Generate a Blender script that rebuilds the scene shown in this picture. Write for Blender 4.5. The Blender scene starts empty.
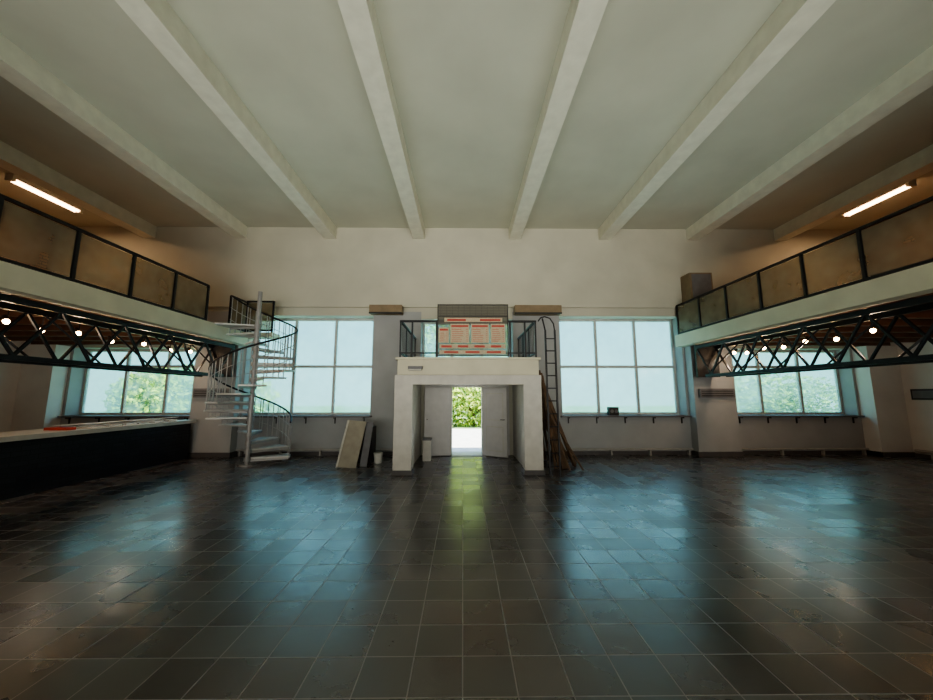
import bpy, bmesh, math, random
from mathutils import Vector, Matrix
random.seed(4)
S = bpy.context.scene
COL = S.collection
try:
    S.view_settings.look = 'AgX - Medium High Contrast'
except Exception as ex:
    print('look', ex)

# ------------------------------------------------------------- materials
def newmat(name):
    m = bpy.data.materials.new(name); m.use_nodes = True
    nt = m.node_tree
    return m, nt, nt.nodes['Principled BSDF']

def plain(name, col, rough=0.6, metal=0.0, noise=0.12, scale=6.0, bump=0.0, spec=0.5):
    m, nt, p = newmat(name)
    tc = nt.nodes.new('ShaderNodeTexCoord')
    n = nt.nodes.new('ShaderNodeTexNoise'); n.inputs['Scale'].default_value = scale
    n.inputs['Detail'].default_value = 5
    nt.links.new(tc.outputs['Object'], n.inputs['Vector'])
    r = nt.nodes.new('ShaderNodeValToRGB')
    r.color_ramp.elements[0].position = 0.3; r.color_ramp.elements[1].position = 0.7
    r.color_ramp.elements[0].color = (*[c*(1-noise) for c in col], 1)
    r.color_ramp.elements[1].color = (*[min(1, c*(1+noise)) for c in col], 1)
    nt.links.new(n.outputs['Fac'], r.inputs['Fac'])
    nt.links.new(r.outputs['Color'], p.inputs['Base Color'])
    p.inputs['Roughness'].default_value = rough
    p.inputs['Metallic'].default_value = metal
    p.inputs['Specular IOR Level'].default_value = spec
    if bump:
        b = nt.nodes.new('ShaderNodeBump'); b.inputs['Strength'].default_value = bump
        b.inputs['Distance'].default_value = 0.02
        nt.links.new(n.outputs['Fac'], b.inputs['Height'])
        nt.links.new(b.outputs['Normal'], p.inputs['Normal'])
    return m

def emis(name, col, s):
    m, nt, p = newmat(name)
    p.inputs['Base Color'].default_value = (*col, 1)
    p.inputs['Emission Color'].default_value = (*col, 1)
    p.inputs['Emission Strength'].default_value = s
    return m

def floor_mat():
    m, nt, p = newmat('floor_tiles')
    N = nt.nodes; L = nt.links
    tc = N.new('ShaderNodeTexCoord')
    br = N.new('ShaderNodeTexBrick')
    br.offset = 0.0; br.squash = 1.0
    br.inputs['Scale'].default_value = 1.0
    br.inputs['Brick Width'].default_value = 0.30
    br.inputs['Row Height'].default_value = 0.30
    br.inputs['Mortar Size'].default_value = 0.004
    br.inputs['Mortar Smooth'].default_value = 0.2
    br.inputs['Bias'].default_value = 0.0
    br.inputs['Color1'].default_value = (0.036, 0.035, 0.040, 1)
    br.inputs['Color2'].default_value = (0.074, 0.065, 0.063, 1)
    br.inputs['Mortar'].default_value = (0.34, 0.32, 0.31, 1)
    L.new(tc.outputs['Object'], br.inputs['Vector'])
    dv = N.new('ShaderNodeVectorMath'); dv.operation = 'DIVIDE'; dv.inputs[1].default_value = (0.3, 0.3, 1)
    fl = N.new('ShaderNodeVectorMath'); fl.operation = 'FLOOR'
    wn = N.new('ShaderNodeTexWhiteNoise'); wn.noise_dimensions = '2D'
    L.new(tc.outputs['Object'], dv.inputs[0]); L.new(dv.outputs[0], fl.inputs[0]); L.new(fl.outputs[0], wn.inputs['Vector'])
    sb = N.new('ShaderNodeVectorMath'); sb.operation = 'SUBTRACT'; sb.inputs[1].default_value = (.5, .5, .5)
    L.new(wn.outputs['Color'], sb.inputs[0])
    sc = N.new('ShaderNodeVectorMath'); sc.operation = 'MULTIPLY'; sc.inputs[1].default_value = (0.014, 0.020, 0)
    L.new(sb.outputs[0], sc.inputs[0])
    no = N.new('ShaderNodeTexNoise'); no.inputs['Scale'].default_value = 1.3; no.inputs['Detail'].default_value = 6
    L.new(tc.outputs['Object'], no.inputs['Vector'])
    bp = N.new('ShaderNodeBump'); bp.inputs['Strength'].default_value = 0.5; bp.inputs['Distance'].default_value = 0.004
    bp.invert = True
    L.new(br.outputs['Fac'], bp.inputs['Height'])
    no2 = N.new('ShaderNodeTexNoise'); no2.inputs['Scale'].default_value = 9; no2.inputs['Detail'].default_value = 3
    L.new(tc.outputs['Object'], no2.inputs['Vector'])
    bp2 = N.new('ShaderNodeBump'); bp2.inputs['Strength'].default_value = 0.25; bp2.inputs['Distance'].default_value = 0.006
    L.new(no2.outputs['Fac'], bp2.inputs['Height']); L.new(bp.outputs['Normal'], bp2.inputs['Normal'])
    ad = N.new('ShaderNodeVectorMath'); ad.operation = 'ADD'
    L.new(bp2.outputs['Normal'], ad.inputs[0]); L.new(sc.outputs[0], ad.inputs[1])
    nm = N.new('ShaderNodeVectorMath'); nm.operation = 'NORMALIZE'
    L.new(ad.outputs[0], nm.inputs[0]); L.new(nm.outputs[0], p.inputs['Normal'])
    mx = N.new('ShaderNodeMix'); mx.data_type = 'RGBA'; mx.blend_type = 'MULTIPLY'; mx.inputs[0].default_value = 0.6
    rp = N.new('ShaderNodeValToRGB'); rp.color_ramp.elements[0].position = .3; rp.color_ramp.elements[1].position = .7
    rp.color_ramp.elements[0].color = (.6, .6, .65, 1); rp.color_ramp.elements[1].color = (1.2, 1.1, 1.05, 1)
    L.new(no.outputs['Fac'], rp.inputs['Fac'])
    L.new(br.outputs['Color'], mx.inputs[6]); L.new(rp.outputs['Color'], mx.inputs[7])
    L.new(mx.outputs[2], p.inputs['Base Color'])
    mr = N.new('ShaderNodeMapRange')
    mr.inputs['From Min'].default_value = .25; mr.inputs['From Max'].default_value = .75
    mr.inputs['To Min'].default_value = .15; mr.inputs['To Max'].default_value = .30
    L.new(no.outputs['Fac'], mr.inputs['Value'])
    a2 = N.new('ShaderNodeMath'); a2.operation = 'MULTIPLY_ADD'; a2.inputs[1].default_value = .10
    L.new(wn.outputs['Value'], a2.inputs[0]); L.new(mr.outputs[0], a2.inputs[2])
    a3 = N.new('ShaderNodeMath'); a3.operation = 'MULTIPLY_ADD'; a3.inputs[1].default_value = .4
    L.new(br.outputs['Fac'], a3.inputs[0]); L.new(a2.outputs[0], a3.inputs[2])
    L.new(a3.outputs[0], p.inputs['Roughness'])
    p.inputs['Specular IOR Level'].default_value = 1.0
    p.inputs['IOR'].default_value = 1.75
    return m

def brick_mat(name, c1, c2, mortar, w=.25, h=.075, ms=.008, rough=.85):
    m, nt, p = newmat(name)
    N = nt.nodes; L = nt.links
    tc = N.new('ShaderNodeTexCoord'); sx = N.new('ShaderNodeSeparateXYZ'); cb = N.new('ShaderNodeCombineXYZ')
    ad = N.new('ShaderNodeMath'); ad.operation = 'ADD'
    L.new(tc.outputs['Object'], sx.inputs[0])
    L.new(sx.outputs[0], ad.inputs[0]); L.new(sx.outputs[1], ad.inputs[1])
    L.new(ad.outputs[0], cb.inputs[0]); L.new(sx.outputs[2], cb.inputs[1])
    br = N.new('ShaderNodeTexBrick'); L.new(cb.outputs[0], br.inputs['Vector'])
    br.inputs['Scale'].default_value = 1
    br.inputs['Brick Width'].default_value = w; br.inputs['Row Height'].default_value = h
    br.inputs['Mortar Size'].default_value = ms
    br.inputs['Color1'].default_value = (*c1, 1); br.inputs['Color2'].default_value = (*c2, 1)
    br.inputs['Mortar'].default_value = (*mortar, 1)
    L.new(br.outputs['Color'], p.inputs['Base Color'])
    b = N.new('ShaderNodeBump'); b.invert = True; b.inputs['Strength'].default_value = .6; b.inputs['Distance'].default_value = .01
    L.new(br.outputs['Fac'], b.inputs['Height']); L.new(b.outputs['Normal'], p.inputs['Normal'])
    p.inputs['Roughness'].default_value = rough
    return m

def seethrough(name, tcol, dcol, fac, translucent=True, noise_scale=0, var=.12):
    m = bpy.data.materials.new(name); m.use_nodes = True
    nt = m.node_tree; N = nt.nodes; L = nt.links
    N.remove(N['Principled BSDF'])
    out = N['Material Output']
    t = N.new('ShaderNodeBsdfTransparent'); t.inputs[0].default_value = (*tcol, 1)
    d = N.new('ShaderNodeBsdfTranslucent' if translucent else 'ShaderNodeBsdfDiffuse'); d.inputs[0].default_value = (*dcol, 1)
    mx = N.new('ShaderNodeMixShader'); mx.inputs[0].default_value = fac
    if noise_scale:
        tc = N.new('ShaderNodeTexCoord'); no = N.new('ShaderNodeTexNoise'); no.inputs['Scale'].default_value = noise_scale
        L.new(tc.outputs['Object'], no.inputs['Vector'])
        mr = N.new('ShaderNodeMapRange'); mr.inputs['From Min'].default_value = .3; mr.inputs['From Max'].default_value = .7
        mr.inputs['To Min'].default_value = max(0, fac-var); mr.inputs['To Max'].default_value = min(1, fac+var)
        L.new(no.outputs['Fac'], mr.inputs['Value']); L.new(mr.outputs[0], mx.inputs[0])
    L.new(t.outputs[0], mx.inputs[1]); L.new(d.outputs[0], mx.inputs[2])
    g = N.new('ShaderNodeBsdfGlossy'); g.inputs['Roughness'].default_value = .15
    mx2 = N.new('ShaderNodeMixShader'); mx2.inputs[0].default_value = .04
    L.new(mx.outputs[0], mx2.inputs[1]); L.new(g.outputs[0], mx2.inputs[2])
    L.new(mx2.outputs[0], out.inputs['Surface'])
    return m

M_floor = floor_mat()
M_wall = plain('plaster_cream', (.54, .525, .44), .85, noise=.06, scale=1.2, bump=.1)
M_wall2 = plain('plaster_white_shaded', (.38, .39, .395), .85, noise=.09, scale=1.5, bump=.1)  # white plaster darkened: backlit shade of lower back wall and pilasters in the colour
M_wall3 = plain('side_wall_white', (.70, .70, .68), .85, noise=.07, scale=1.5, bump=.1)
M_ceil = plain('ceiling_plaster', (.57, .58, .49), .9, noise=.07, scale=.8, bump=.1)
M_beam = plain('beam_paint', (.78, .78, .67), .8, noise=.06, scale=5, bump=.3)
M_fascia = plain('fascia_paint', (.66, .64, .50), .7, noise=.08, scale=2)
M_black = plain('black_steel', (.012, .012, .014), .45, .3)
M_dark = plain('dark_metal', (.03, .027, .025), .5, .2)
M_wood = plain('ceiling_wood', (.24, .12, .065), .6, noise=.3, scale=3)
M_joist = plain('joist_wood', (.15, .07, .04), .6, noise=.3, scale=3)
M_brick = brick_mat('brick_upper', (.36, .22, .13), (.48, .33, .19), (.10, .07, .05), .27, .085, .011)
M_dbrick = brick_mat('bar_brick_dark', (.006, .007, .012), (.018, .018, .026), (.003, .003, .004), .25, .08, .008, .5)
M_top = plain('counter_top', (.50, .49, .46), .35, noise=.1)
M_frame = plain('window_frame_white', (.5, .52, .5), .5)
M_glass = seethrough('frosted_glass', (.32, .60, .64), (.42, .76, .82), .42, True, 1.1, .2)
M_half = seethrough('worn_frosted_glass', (.5, .70, .62), (.48, .82, .82), .28, True, 2.5, .25)
M_panel = seethrough('railing_panel', (.50, .42, .31), (.30, .26, .18), .48, False, 3)
M_mesh = seethrough('sign_mesh', (.4, .4, .37), (.22, .21, .18), .45, False)
M_white = plain('white_paint', (.58, .57, .52), .5, noise=.08)
M_door = plain('door_white', (.60, .59, .58), .5, noise=.05)
M_tan = plain('tan_box', (.24, .18, .11), .7)
M_red = plain('sign_red', (.42, .05, .035), .6)
M_cream = plain('sign_cream', (.50, .41, .28), .6, noise=.15, scale=30)
M_stair = plain('stair_steel', (.36, .36, .36), .4, .2)
M_tread = plain('stair_tread', (.58, .58, .56), .4, .1)
M_batten = plain('batten_wood', (.12, .07, .035), .7, noise=.4, scale=8)
M_board = plain('board_beige', (.34, .31, .25), .7)
M_grey = plain('grey_plastic', (.16, .16, .17), .5)
M_sill = plain('sill_stone', (.13, .12, .12), .4)
M_base = plain('baseboard_dark', (.09, .085, .085), .5)
M_pipe = plain('pipe_paint', (.4, .39, .37), .4)
M_tube = emis('fluorescent_warm', (1, .62, .36), 14)
M_bulb = emis('bulb_warm', (1, .62, .28), 45)
M_path = plain('paving', (.80, .79, .75), .9, scale=3)
M_grass = plain('grass', (.24, .34, .16), .95, noise=.4, scale=4)
M_leaf1 = plain('leaf_light', (.52, .66, .10), .6, noise=.3, scale=2)
M_leaf2 = plain('leaf_dark', (.16, .30, .05), .6, noise=.3, scale=2)
M_bark = plain('bark', (.1, .07, .04), .9)
M_paper = plain('paper', (.7, .7, .7), .6)
M_stone = plain('threshold_stone', (.6, .6, .58), .4)

# ------------------------------------------------------------- builder
class B:
    def __init__(s, name):
        s.name = name; s.v = []; s.f = []; s.mi = []; s.mats = []; s.smooth = []
    def _m(s, mat):
        if mat not in s.mats: s.mats.append(mat)
        return s.mats.index(mat)
    def add(s, vs, fs, mat, smooth=False):
        o = len(s.v); s.v += [tuple(v) for v in vs]; i = s._m(mat)
        for f in fs:
            s.f.append([o+k for k in f]); s.mi.append(i); s.smooth.append(smooth)
    BF = [(0,3,2,1),(4,5,6,7),(0,1,5,4),(1,2,6,5),(2,3,7,6),(3,0,4,7)]
    def box(s, x0, x1, y0, y1, z0, z1, mat):
        x0, x1 = min(x0,x1), max(x0,x1); y0, y1 = min(y0,y1), max(y0,y1)
        vs = [(x0,y0,z0),(x1,y0,z0),(x1,y1,z0),(x0,y1,z0),(x0,y0,z1),(x1,y0,z1),(x1,y1,z1),(x0,y1,z1)]
        s.add(vs, s.BF, mat)
    def bar(s, p, q, w, h, mat, up=(0,0,1)):
        p = Vector(p); q = Vector(q); d = (q-p).normalized(); u = Vector(up)
        if abs(d.dot(u)) > .99: u = Vector((0,1,0))
        a = d.cross(u).normalized(); b = a.cross(d).normalized()
        a *= w/2; b *= h/2
        vs = [p-a-b, p+a-b, p+a+b, p-a+b, q-a-b, q+a-b, q+a+b, q-a+b]
        s.add(vs, s.BF, mat)
    def tube(s, p, q, r, mat, n=8, r2=None):
        p = Vector(p); q = Vector(q); d = (q-p).normalized()
        u = Vector((0,0,1)) if abs(d.z) < .95 else Vector((1,0,0))
        a = d.cross(u).normalized(); b = a.cross(d).normalized()
        r2 = r if r2 is None else r2
        vs = []
        for c, rr in ((p, r), (q, r2)):
            for i in range(n):
                t = 2*math.pi*i/n
                vs.append(c + a*math.cos(t)*rr + b*math.sin(t)*rr)
        s.add(vs, [(i, (i+1) % n, n+(i+1) % n, n+i) for i in range(n)], mat, True)
        s.add(vs, [tuple(range(n))[::-1], tuple(range(n, 2*n))], mat)
    def path(s, pts, r, mat, n=8):
        for i in range(len(pts)-1): s.tube(pts[i], pts[i+1], r, mat, n)
    def done(s):
        me = bpy.data.meshes.new(s.name); me.from_pydata(s.v, [], s.f); 
        for m in s.mats: me.materials.append(m)
        for p, i, sm in zip(me.polygons, s.mi, s.smooth): p.material_index = i; p.use_smooth = sm
        bm = bmesh.new(); bm.from_mesh(me); bmesh.ops.recalc_face_normals(bm, faces=bm.faces); bm.to_mesh(me); bm.free()
        ob = bpy.data.objects.new(s.name, me); COL.objects.link(ob)
        return ob

YB = 9.85; YG = 10.35; YF = -4.0; XL = -11.85; XR = 12.0; H = 6.55
E = .004

# ------------------------------------------------------------- room shell
b = B('floor'); b.box(XL-.3, XR+.3, YF-.3, YG, -.2, 0, M_floor); b.done()
b = B('ceiling'); b.box(XL-.3, XR+.3, YF-.3, YG, H, H+.3, M_ceil); b.done()
for i, x in enumerate((-9.21, -6.54, -3.92, -1.31, 1.53, 4.2, 6.84, 9.47)):
    b = B('ceiling_beam'); b.box(x-.17, x+.17, YF+E, YB-E, 6.2, H-.001, M_beam); b.done()

b = B('wall_back')
iv = [(XL-.3, -10.92, []), (-10.92, -7.37, [(1.06, 2.95)]), (-7.37, -6.1, []), (-6.1, -2.57, [(1.06, 3.88)]),
      (-2.57, -1.2, []), (-1.2, -.31, [(2.55, 3.78)]), (-.31, .53, [(0, 1.85), (2.55, 3.78)]), (.53, 1.42, [(2.55, 3.78)]),
      (1.42, 2.77, []), (2.77, 6.26, [(1.06, 3.88)]), (6.26, 7.53, []), (7.53, 11.08, [(1.06, 2.95)]), (11.08, XR+.3, [])]
for x0, x1, ho in iv:
    z = 0
    for a, c in ho:
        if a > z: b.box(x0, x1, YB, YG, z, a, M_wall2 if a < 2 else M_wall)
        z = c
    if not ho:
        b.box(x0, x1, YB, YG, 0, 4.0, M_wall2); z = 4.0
    b.box(x0, x1, YB, YG, z, H, M_wall)
b.done()
for nm, x0, x1 in (('wall_left', XL-.3, XL), ('wall_right', XR, XR+.3)):
    b = B(nm); b.box(x0, x1, YF-.3, YB, 0, 3.2, M_wall3); b.box(x0, x1, YF-.3, YB, 3.2, H, M_brick); b.done()
b = B('wall_front'); b.box(XL, XR, YF-.3, YF, 0, H, M_wall); b.done()

b = B('trim_1'); b.box(-11.8, 11.95, YB-.08, YB-E, 4.12, 5.48, M_wall); b.done()
for x0, x1 in ((-7.30, -6.16), (6.32, 7.46)):
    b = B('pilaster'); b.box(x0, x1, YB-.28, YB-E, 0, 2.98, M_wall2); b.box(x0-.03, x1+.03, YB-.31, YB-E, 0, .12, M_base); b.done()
for x0, x1 in ((XL+E, -11.0), (11.15, XR-E)):
    b = B('pilaster'); b.box(x0, x1, YB-.38, YB-E, 0, 2.98, M_wall3); b.box(x0, x1, YB-.41, YB-E, 0, .12, M_base); b.done()
b = B('baseboard_back')
for x0, x1 in ((-10.97, -7.35), (-6.12, -1.5), (1.7, 6.27), (7.5, 11.1)):
    b.box(x0, x1, YB-.03, YB-E, 0, .10, M_base)
b.done()
for x0, x1 in ((-6.1, -1.6), (1.8, 6.27), (7.5, 11.1)):
    b = B('heating_pipe')
    b.tube((x0, YB-.10, .16), (x1, YB-.10, .16), .03, M_pipe)
    n = int((x1-x0)/1.1)
    for k in range(n+1):
        xx = x0+.1+k*(x1-x0-.2)/n
        b.box(xx-.02, xx+.02, YB-.12, YB-.04, 0.0, .15, M_pipe)
    b.done()
b = B('baseboard_left'); b.box(XL+E, XL+.03, YF+E, YB-.42, 0, .1, M_base); b.done()
b = B('baseboard_right'); b.box(XR-.03, XR-E, YF+E, YB-.42, 0, .1, M_base); b.done()
b = B('heating_pipe'); b.tube((XR-.1, 0, .18), (XR-.1, YB-.5, .18), .035, M_pipe); 
for k in range(9): b.box(XR-.12, XR-.04, k*1.1+.2, k*1.1+.24, 0, .17, M_pipe)
b.done()

# ------------------------------------------------------------- windows
def window(name, x0, x1, z0, z1, cols, zt, clear=None):
    b = B(name); y0, y1 = YG-.14, YG-.07; w = .035
    b.box(x0, x1, y0, y1, z0, z0+.07, M_frame); b.box(x0, x1, y0, y1, z1-.07, z1, M_frame)
    for i in range(cols+1):
        x = x0 + (x1-x0)*i/cols
        x = min(max(x, x0+w), x1-w)
        b.box(x-w, x+w, y0, y1, z0+.07, z1-.07, M_frame)
    if zt: b.box(x0, x1, y0+.005, y1-.005, zt-.035, zt+.035, M_frame)
    zs = [z0, zt, z1] if zt else [z0, z1]
    for i in range(cols):
        for j in range(len(zs)-1):
            g = M_half if clear and (i, j) in clear else M_glass
            xa = x0+(x1-x0)*i/cols; xb = x0+(x1-x0)*(i+1)/cols
            b.add([(xa, YG-.1, zs[j]), (xb, YG-.1, zs[j]), (xb, YG-.1, zs[j+1]), (xa, YG-.1, zs[j+1])], [(0,1,2,3)], g)
    ob = b.done()
    l = bpy.data.lights.new('daylight_portal', 'AREA'); l.shape = 'RECTANGLE'; l.size = x1-x0; l.size_y = z1-z0
    l.cycles.is_portal = True
    lo = bpy.data.objects.new('daylight_portal', l); COL.objects.link(lo)
    lo.location = ((x0+x1)/2, YG+.02, (z0+z1)/2); lo.rotation_euler = (-math.pi/2, 0, 0)
window('window_1', -10.92, -7.37, 1.06, 2.95, 3, 2.45, {(1, 0)})
window('window_2', -6.1, -2.57, 1.06, 3.88, 3, 2.45)
window('window_3', -1.2, 1.42, 2.55, 3.78, 3, None)
window('window_4', 2.77, 6.26, 1.06, 3.88, 3, 2.45)
window('window_5', 7.53, 11.08, 1.06, 2.95, 3, 2.45)
for x0, x1 in ((-10.95, -7.35), (-6.12, -2.52), (2.72, 6.28), (7.5, 11.1)):
    b = B('window_sill'); b.box(x0, x1, YB-.14, YB-E, 1.02, 1.062, M_sill); b.box(x0+.04, x1-.06, YB, YG-.15, 1.061, 1.07, M_sill)
    for k in range(5):
        xx = x0+.2+k*(x1-x0-.4)/4
        b.box(xx-.015, xx+.015, YB-.12, YB-E, .99, 1.02, M_dark); b.box(xx-.015, xx+.015, YB-.03, YB-E, .85, 1.0, M_dark)
    b.done()

# ------------------------------------------------------------- entrance block (vestibule)
cx = .11; YK = 7.42; YE = YB-.09
b = B('entrance_porch')
for s_ in (-1, 1):
    b.box(cx+s_*1.17, cx+s_*1.55, YK, YK+.35, 0, 2.04, M_white)
    b.box(cx+s_*1.27, cx+s_*1.42, YK+.35, YB-E, 0, 2.04, M_white)
    b.box(cx+s_*1.15, cx+s_*1.57, YK-.02, YK+.37, 0, .09, M_base)
b.box(cx-1.17, cx+1.17, YK, YK+.35, 1.84, 2.04, M_white)
b.box(cx-1.49, cx+1.49, YK-.05, YE, 2.042, 2.36, M_fascia)
b.box(cx-1.53, cx+1.53, YK-.1, YE, 2.36, 2.41, M_fascia)
b.box(cx-1.17, cx-.46, YB-.06, YB-E, 0, 1.95, M_door)
b.box(cx+.46, cx+1.17, YB-.06, YB-E, 0, 1.95, M_door)
b.box(cx-.47, cx+.47, YB-.08, YB-E, 1.85, 1.98, M_door)
b.done()
b = B('door_threshold'); b.box(-.30, .52, YB-.2, YG-.01, .001, .02, M_stone); b.done()
def leaf(name, hx, hy, ang, w, hinge_left):
    b = B(name)
    b.box(0, w, -.025, .025, .02, 1.82, M_door)
    for z0, z1 in ((.15, .8), (.95, 1.68)):
        b.box(.1, w-.1, -.032, -.024, z0, z1, M_white)
        b.box(.13, w-.13, -.036, -.03, z0+.03, z1-.03, M_door)
    b.tube((w-.07, -.07, .98), (w-.07, .07, .98), .012, M_dark); b.tube((w-.07, -.07, .98), (w-.17, -.07, .98), .01, M_dark)
    o = b.done(); o.location = (hx, hy, 0); o.rotation_euler = (0, 0, ang)
leaf('door_1', -.34, YB-.12, math.radians(180+14), .72, True)
leaf('door_2', .56, YB-.12, math.radians(-36), .74, False)
b = B('waste_bin'); b.box(-1.0, -.80, 8.95, 9.2, 0, .5, M_white); b.box(-1.01, -.79, 8.94, 9.21, .5, .54, M_grey); b.done()

b = B('balcony_railing')
ZD = 2.41; ZR = 3.2
for x in (cx-1.45, cx-1.2, cx-.68, cx+.9, cx+1.22, cx+1.45):
    b.bar((x, YK, ZD), (x, YK, ZR), .035, .035, M_black)
b.bar((cx-1.47, YK, ZR), (cx+1.47, YK, ZR), .05, .04, M_black)
b.bar((cx-1.47, YK, ZD+.1), (cx+1.47, YK, ZD+.1), .03, .03, M_black)
for s_ in (-1, 1):
    for y in (8.2, 9.0, 9.7): b.bar((cx+s_*1.45, y, ZD), (cx+s_*1.45, y, ZR), .035, .035, M_black)
    b.bar((cx+s_*1.45, YK, ZR), (cx+s_*1.45, YE, ZR), .05, .04, M_black)
    b.bar((cx+s_*1.45, YK, ZD+.1), (cx+s_*1.45, YE, ZD+.1), .03, .03, M_black)
    for y in [7.5+.15*k for k in range(15)]:
        b.bar((cx+s_*1.45, y, ZD+.1), (cx+s_*1.45, y, ZR), .012, .012, M_black)
b.done()
b = B('menu_sign_board')
sx0, sx1 = -.54, .96; ys = YK-.06
b.add([(sx0, ys, 2.44), (sx1, ys, 2.44), (sx1, ys, 3.54), (sx0, ys, 3.54)], [(0,1,2,3)], M_mesh)
for p, q in (((sx0,ys,2.42),(sx0,ys,3.56)), ((sx1,ys,2.42),(sx1,ys,3.56)), ((sx0,ys,3.55),(sx1,ys,3.55)), ((sx0,ys,2.45),(sx1,ys,2.45)), ((sx0,ys,3.30),(sx1,ys,3.30))):
    b.bar(p, q, .022, .022, M_dark)
for k in range(12):
    x = sx0+(k+.5)*(sx1-sx0)/12; b.bar((x, ys, 3.3), (x, ys, 3.54), .006, .006, M_dark)
for r in range(3):
    z = 3.36+r*.06; b.bar((sx0, ys, z), (sx1, ys, z), .006, .006, M_dark)
yy = ys-.012
b.box(-.40, .84, yy-.008, yy, 3.17, 3.26, M_cream)
for x0, x1 in ((-.34, .06), (.36, .80)): b.box(x0, x1, yy-.013, yy-.007, 3.19, 3.235, M_red)
for (x0, x1) in ((-.52, -.30), (-.27, .13), (.17, .55), (.59, .90)):
    z1 = 3.13 if x0 > -.4 else 3.05
    b.box(x0, x1, yy-.008, yy, 2.72, z1, M_cream)
    b.box(x0+.02, x1-.02, yy-.013, yy-.007, z1-.07, z1-.03, M_red)
    z = z1-.12
    while z > 2.75:
        b.box(x0+.03, x0+.03+(x1-x0-.06)*random.uniform(.5, .75), yy-.012, yy-.007, z-.008, z, M_red)
        b.box(x1-.06, x1-.03, yy-.012, yy-.007, z-.008, z, M_red)
        z -= .042
b.box(-.5, .9, yy-.008, yy, 2.60, 2.69, M_cream)
for k in range(4): b.box(-.46+k*.35, -.24+k*.35, yy-.012, yy-.007, 2.62, 2.665, M_red)
b.box(-.5, .9, yy-.008, yy, 2.48, 2.56, M_cream)
for k in range(3): b.box(-.40+k*.45, -.10+k*.45, yy-.012, yy-.007, 2.50, 2.54, M_red)
b.done()
b = B('roller_blind_box'); b.box(-2.6, -1.70, YB-.38, YB-.09, 3.88, 4.11, M_tan); b.box(-2.6,-1.7,YB-.4,YB-.36,3.86,3.90,M_dark); b.done()
b = B('roller_blind_box'); b.box(1.44, 2.74, YB-.38, YB-.09, 3.88, 4.11, M_tan); b.box(1.44,2.74,YB-.4,YB-.36,3.86,3.90,M_dark); b.done()
b = B('tube_lamp'); b.box(-1.15, -.85, YK-.13, YK-.055, 2.16, 2.22, M_grey); b.tube((-1.13, YK-.12, 2.14), (-.87, YK-.12, 2.14), .018, M_white); b.done()

b = B('ladder')
lx0, lx1 = 1.74, 1.94
for x in (lx0, lx1): b.bar((x, 7.22, 0), (x, 7.28, 2.98), .03, .05, M_black)
for k in range(11):
    z = .2+k*.26; b.tube((lx0, 7.22+.06*z/3.28, z), (lx1, 7.22+.06*z/3.28, z), .012, M_black)
pts = [(lx1, 7.28, 2.98), (lx1-.02, 7.28, 3.12), (lx1-.09, 7.29, 3.24), (lx0, 7.3, 3.28), (lx0-.08, 7.31, 3.26), (lx0-.14, 7.31, 3.18)]
b.path(pts, .014, M_black)
b.bar((lx0, 7.28, 2.98), (lx0-.05, 7.3, 3.24), .03, .03, M_black)
b.done()
b = B('wood_batten_stack')
for k in range(26):
    bx = 2.0+random.random()*.72; by = 7.7+random.random()*1.4; L_ = 1.5+random.random()*.75
    tx = 1.74+random.random()*.12; dx = bx-tx; tz = math.sqrt(max(L_**2-dx**2, .5))
    b.bar((bx, by, .02), (tx, by+random.uniform(-.1, .15), tz), .04, .03 if k % 3 else .08, M_batten)
b.done()

# ------------------------------------------------------------- galleries
def gallery(side, xe, xw):
    s_ = side
    xw = xw - s_*E
    b = B('mezzanine_gallery')
    b.box(xe, xe+s_*.28, YF+E, YB-E, 2.985, 3.32, M_fascia)
    b.box(xe+s_*.28, xw, YF+E, YB-E, 3.17, 3.30, M_wood)
    y = YF+.3
    while y < YB-.2:
        b.box(xe+s_*.28, xw, y, y+.09, 3.0, 3.17, M_joist); y += .7
    b.done()
    b = B('gallery_railing')
    x = xe+s_*.05
    ys_ = []
    y = YB-.12
    while y > YF: ys_.append(y); y -= .93
    if s_ < 0:
        ys_ = [YB-.12, 8.82]; y = 8.0
        while y > YF: ys_.append(y); y -= .93
    for y in ys_: b.bar((x, y, 3.32), (x, y, 4.16), .045, .045, M_black)
    for i in range(len(ys_)-1):
        if s_ < 0 and i == 1: continue        # opening onto the spiral stair
        b.bar((x, ys_[i+1], 4.16), (x, ys_[i], 4.16), .05, .04, M_black)
        b.bar((x, ys_[i+1], 3.36), (x, ys_[i], 3.36), .04, .04, M_black)
        b.add([(x, ys_[i]-.03, 3.39), (x, ys_[i+1]+.03, 3.39), (x, ys_[i+1]+.03, 4.12), (x, ys_[i]-.03, 4.12)], [(0,1,2,3)], M_panel)
    b.done()
    b = B('roof_truss')
    for off in (.22, .75):
        x = xe+s_*off
        b.bar((x, YF+E, 2.90), (x, 9.35, 2.90), .07, .09, M_black)
        b.bar((x, YF+E, 2.12), (x, 9.0, 2.12), .06, .07, M_black)
        y = 9.3; P = .5; up = True
        pts = []
        while y > YF: pts.append((x, y, 2.88 if up else 2.14)); up = not up; y -= P
        for i in range(len(pts)-1): b.bar(pts[i], pts[i+1], .035, .035, M_black)
    y = 9.0
    while y > YF+.6:
        b.bar((xe+s_*.22, y, 2.12), (xe+s_*.75, y, 2.12), .03, .03, M_black)
        b.bar((xe+s_*.22, y, 2.12), (xe+s_*.75, y-.5, 2.90), .03, .03, M_black); y -= 1.0
    b.box(xe+s_*.2, xe+s_*.8, 9.3, 9.36, 2.1, 2.98, M_black)
    b.done()
gallery(-1, -5.92, XL); gallery(1, 6.08, XR)

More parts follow.
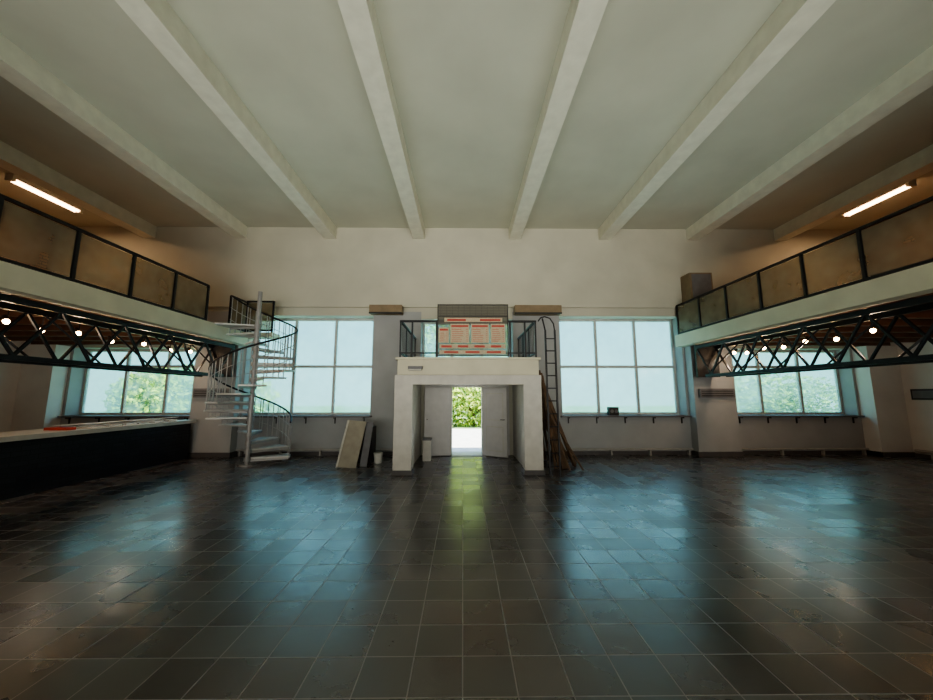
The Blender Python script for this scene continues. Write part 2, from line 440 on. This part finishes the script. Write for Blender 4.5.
def spots(side, X, ylist, en, col):
    b = B('track_spotlights')
    b.bar((X, min(ylist)-.4, 2.93), (X, max(ylist)+.3, 2.93), .03, .02, M_dark)
    for i, y in enumerate(ylist):
        zz = 2.72-.05*(i % 2); dx = -side*.1
        b.tube((X, y, 2.93), (X, y, zz+.08), .008, M_dark)
        b.tube((X-dx*.5, y, zz+.09), (X+dx*.5, y-.05, zz), .028, M_dark, 10, .045)
        p0 = Vector((X+dx*.5, y-.05, zz)); d = Vector((dx, -.05, -.09)).normalized()
        b.tube(p0, p0+d*.015, .038, M_bulb, 10, .03)
        bm = bmesh.new(); bmesh.ops.create_uvsphere(bm, u_segments=10, v_segments=6, radius=.035)
        vs = [v.co + p0 + d*.02 for v in bm.verts]; fs = [[v.index for v in f.verts] for f in bm.faces]
        b.add(vs, fs, M_bulb, True); bm.free()
    b.done()
    for y in ylist[::2]:
        l = bpy.data.lights.new('spot_glow', 'POINT'); l.energy = en; l.color = col; l.shadow_soft_size = .05
        o = bpy.data.objects.new('spot_glow', l); COL.objects.link(o); o.location = (X-side*.12, y-.12, 2.5)
spots(-1, -6.95, [5.3, 5.75, 6.3, 6.9, 7.6, 8.3, 8.9], 12, (1, .78, .56))
spots(1, 7.1, [5.9, 6.5, 7.1, 7.6, 8.1, 8.6, 9.0], 12, (1, .78, .56))
spots(-1, -6.9, [.6, 1.4, 2.2], 30, (1, .5, .25))  # added row out of view, warms the near floor at the left
spots(1, 7.0, [.6, 1.4, 2.2], 30, (1, .5, .25))  # same added row on the right, out of view, for warm floor light

for X in (-10.15, 10.3):
    b = B('fluorescent_light')
    b.box(X-.09, X+.09, 7.35, 8.8, 6.44, 6.545, M_white)
    for dx in (-.05, .05): b.tube((X+dx, 7.42, 6.41), (X+dx, 8.73, 6.41), .022, M_tube, 10)
    b.box(X-.09, X+.09, 7.35, 7.41, 6.38, 6.44, M_white); b.box(X-.09, X+.09, 8.74, 8.8, 6.38, 6.44, M_white)
    b.done()
    l = bpy.data.lights.new('tube_glow', 'AREA'); l.shape = 'RECTANGLE'; l.size = .2; l.size_y = 1.3; l.energy = 42; l.color = (1, .68, .42)
    o = bpy.data.objects.new('tube_glow', l); COL.objects.link(o); o.location = (X, 8.07, 6.36)

b = B('speaker_box'); b.box(6.32, 6.95, YB-.5, YB-.09, 4.25, 5.02, M_tan); b.box(6.37, 6.90, YB-.52, YB-.5, 4.30, 4.97, M_grey); b.done()

# ------------------------------------------------------------- spiral stair
SC = Vector((-5.0, 8.42, 0)); R = .90; n = 18; rise = 3.32/n; step = math.radians(30)
b = B('spiral_staircase')
b.tube(SC, SC+Vector((0, 0, 4.15)), .05, M_stair, 16)
b.tube(SC, SC+Vector((0, 0, .03)), .16, M_stair, 16)
def pol(r, a, z): return (SC.x+r*math.cos(a), SC.y+r*math.sin(a), z)
top = math.radians(180)
rail = []
for i in range(1, n+1):
    z = rise*i
    a = top - (n-i)*step
    a0 = a-step*.58; a1 = a+step*.58
    t = .035
    seg = 4
    vs = [pol(.05, a0, z-t), pol(.05, a1, z-t)] + [pol(R, a1+(a0-a1)*k/seg, z-t) for k in range(seg+1)]
    m_ = len(vs); vs2 = [(v[0], v[1], z) for v in vs]
    fs = [tuple(range(m_))[::-1], tuple(range(m_, 2*m_))] + [(k, (k+1) % m_, m_+(k+1) % m_, m_+k) for k in range(m_)]
    b.add(vs+vs2, fs, M_tread)
    b.bar(pol(.05, a0, z-.07), pol(R-.02, a0, z-.045), .02, .05, M_stair)
    b.tube((SC.x, SC.y, z-.09), (SC.x, SC.y, z), .075, M_stair, 12)
    if i < n:
        for k in range(4):
            aa = a0+(a1-a0)*(k+.5)/4
            zb = z+(k-1.5)*rise/4
            b.tube(pol(R-.03, aa, z-.02), pol(R-.03, aa, zb+.88), .010, M_stair, 6)
for k in range(0, n*4+1):
    a = top-(n-1)*step-step*.5 + k*step/4
    if a > top-step*.45: break
    z = rise*(.5+k/4)+.88
    rail.append(pol(R-.03, a, z))
b.path(rail, .022, M_black, 8)
for dz in (.3, .6):
    b.path([(p[0], p[1], p[2]-dz) for p in rail], .008, M_stair, 6)
b.done()
b = B('stair_landing')
b.box(-5.91, -5.15, 9.34, YB-.09, 3.18, 3.30, M_fascia)
for x in (-5.88, -5.53, -5.18): b.bar((x, 9.38, 3.3), (x, 9.38, 4.16), .04, .04, M_black)
b.bar((-5.90, 9.38, 4.16), (-5.16, 9.38, 4.16), .05, .04, M_black)
b.bar((-5.90, 9.38, 3.36), (-5.16, 9.38, 3.36), .04, .04, M_black)
b.add([(-5.86, 9.38, 3.36), (-5.20, 9.38, 3.36), (-5.20, 9.38, 4.12), (-5.86, 9.38, 4.12)], [(0,1,2,3)], M_panel)
b.done()

# ------------------------------------------------------------- bar counter
b = B('bar_counter')
b.box(-7.35, -7.12, 1.5, 9.4, 0, .90, M_dbrick)
b.box(-7.95, -7.35, 1.5, 9.4, .80, .90, M_dark)
b.box(-7.95, -7.90, 1.5, 9.4, 0, .80, M_dark)
b.box(-8.0, -7.02, 1.4, 9.45, .90, .98, M_top)
b.done()
b = B('magazine_pile')
for i, y in enumerate((7.0, 7.35, 7.7, 8.0, 8.4, 8.8)):
    b.box(-7.9+.05*(i % 2), -7.2, y, y+.24, .981, 1.0+.012*(i % 3), M_paper)
    b.bar((-7.9, y+.02, 1.03), (-7.2, y+.22, 1.07), .22, .01, M_paper)
b.done()
b = B('red_folder'); b.box(-7.6, -7.2, 6.55, 6.72, .981, 1.03, M_red); b.done()

b = B('leaning_boards')
b.bar((-2.83+.22, 8.15, .0), (-2.75+.22, 8.6, 1.0), .42, .03, M_board, up=(0, 1, 0))
b.bar((-2.28, 8.3, .0), (-2.24, 8.65, .97), .16, .03, M_grey, up=(0, 1, 0))
b.bar((-2.83, 8.14, .0), (-2.75, 8.6, 1.02), .04, .05, M_white, up=(0, 1, 0))
b.box(-2.85, -2.2, 8.68, 9.1, 0, .85, M_dark)
b.done()
b = B('paint_bucket'); b.tube((-2.05, 8.75, 0), (-2.05, 8.75, .22), .09, M_white, 16, .11); b.tube((-2.05, 8.75, .22), (-2.05, 8.75, .24), .115, M_white, 16); b.done()
b = B('radio'); b.box(4.1, 4.36, 9.88, 10.05, 1.07, 1.29, M_dark); b.tube((4.17, 9.875, 1.18), (4.17, 9.88, 1.18), .05, M_grey, 12); b.tube((4.29, 9.875, 1.18), (4.29, 9.88, 1.18), .05, M_grey, 12); b.done()
for X in (6.42, -7.2):
    b = B('electric_heater'); b.box(X, X+.95, YB-.37, YB-.29, 1.56, 1.80, M_grey)
    for k in range(3): b.box(X+.04, X+.9, YB-.38, YB-.365, 1.60+k*.06, 1.62+k*.06, M_dark)
    b.done()
b = B('notice_board'); b.box(XR-.04, XR-E, 8.5, 9.3, 1.5, 1.78, M_dark); b.box(XR-.05, XR-.04, 8.54, 9.26, 1.54, 1.74, M_grey); b.done()
b = B('radiator')
for k in range(8): b.box(XL+.04, XL+.13, 8.0+k*.09, 8.07+k*.09, .9, 2.0, M_white)
b.tube((XL+.08, 7.95, .95), (XL+.08, 8.75, .95), .02, M_pipe); b.tube((XL+.08, 7.95, 1.95), (XL+.08, 8.75, 1.95), .02, M_pipe)
b.tube((XL+.08, 8.75, .0), (XL+.08, 8.75, 1.95), .02, M_pipe); b.done()

# ------------------------------------------------------------- outside
b = B('ground_outside'); b.box(-40, 40, YG, 60, -.25, -.06, M_grass); b.done()
b = B('paving_path'); b.box(-5, 6, YG, 17.8, -.06, -.02, M_path); b.done()
def shrub(name, c, rx, ry, rz, n, size=.12):
    b = B(name)
    b.tube((c[0], c[1], -.06), (c[0], c[1], c[2]), .08, M_bark)
    for k in range(5):
        a = random.random()*6.28
        b.tube((c[0], c[1], c[2]*.4), (c[0]+rx*.6*math.cos(a), c[1]+ry*.6*math.sin(a), c[2]+rz*.3), .04, M_bark, 6, .015)
    for i in range(n):
        v = Vector((random.gauss(0, 1), random.gauss(0, 1), random.gauss(0, 1))).normalized()*(random.random()**.4)
        p = Vector((c[0]+v.x*rx, c[1]+v.y*ry, max(c[2]+v.z*rz, 0)))
        u = Vector((random.gauss(0, 1), random.gauss(0, 1), random.gauss(0, 1))).normalized()
        w = u.orthogonal().normalized(); s1 = size*random.uniform(.6, 1.3)
        b.add([p-u*s1, p+w*s1*.45, p+u*s1, p-w*s1*.45], [(0,1,2,3)], M_leaf1 if random.random() < .6 else M_leaf2)
    b.done()
shrub('leafy_shrub', (.6, 19.8, 1.4), 3.2, 1.3, 1.7, 4200, .13)
shrub('leafy_shrub', (-13.3, 15.0, 1.2), 1.3, 1.0, 1.5, 2600)
shrub('leafy_tree', (.4, 24, 4.0), 4.6, 1.8, 3.6, 4500, .22)
shrub('leafy_tree', (-17.5, 23, 1.6), 5.5, 1.6, 2.0, 3200, .22)
shrub('leafy_tree', (21, 24, 1.4), 6.5, 1.6, 1.8, 3200, .22)

# ------------------------------------------------------------- light
w = bpy.data.worlds.new('sky'); S.world = w; w.use_nodes = True
nt = w.node_tree; N = nt.nodes; L = nt.links
bg = N['Background']
tc = N.new('ShaderNodeTexCoord'); sp = N.new('ShaderNodeSeparateXYZ'); L.new(tc.outputs['Generated'], sp.inputs[0])
rp = N.new('ShaderNodeValToRGB')
rp.color_ramp.elements[0].position = 0.0; rp.color_ramp.elements[0].color = (.84, .94, .90, 1)
rp.color_ramp.elements[1].position = .6; rp.color_ramp.elements[1].color = (.38, .58, .95, 1)
L.new(sp.outputs[2], rp.inputs[0]); L.new(rp.outputs[0], bg.inputs[0])
bg.inputs[1].default_value = 2.5

sun = bpy.data.lights.new('sun', 'SUN'); sun.energy = 18; sun.angle = .01; sun.color = (1, .95, .82)
so = bpy.data.objects.new('sun', sun); COL.objects.link(so); so.location = (10, 12, 20)
so.rotation_euler = Vector((-.6, .12, -.78)).to_track_quat('-Z', 'Y').to_euler()

def area(name, loc, d, sx, sy, e, col, spread=180):
    l = bpy.data.lights.new(name, 'AREA'); l.shape = 'RECTANGLE'; l.size = sx; l.size_y = sy; l.energy = e; l.color = col
    l.spread = math.radians(spread)
    o = bpy.data.objects.new(name, l); COL.objects.link(o); o.location = loc
    o.rotation_euler = Vector(d).to_track_quat('-Z', 'Y').to_euler()
area('front_fill_light', (0, YF+.5, 1.6), (0, 1, .40), 12, 2.4, 270, (1, .97, .87), 80)  # added fill light behind the camera; the front wall has no window

# ------------------------------------------------------------- camera
cam = bpy.data.cameras.new('camera'); co = bpy.data.objects.new('camera', cam); COL.objects.link(co)
co.location = (0, 0, 1.6); cam.sensor_width = 36; cam.lens = 13.5; cam.clip_start = .05
co.rotation_euler = (math.radians(90+7.49), 0, math.radians(-.57))
S.camera = co
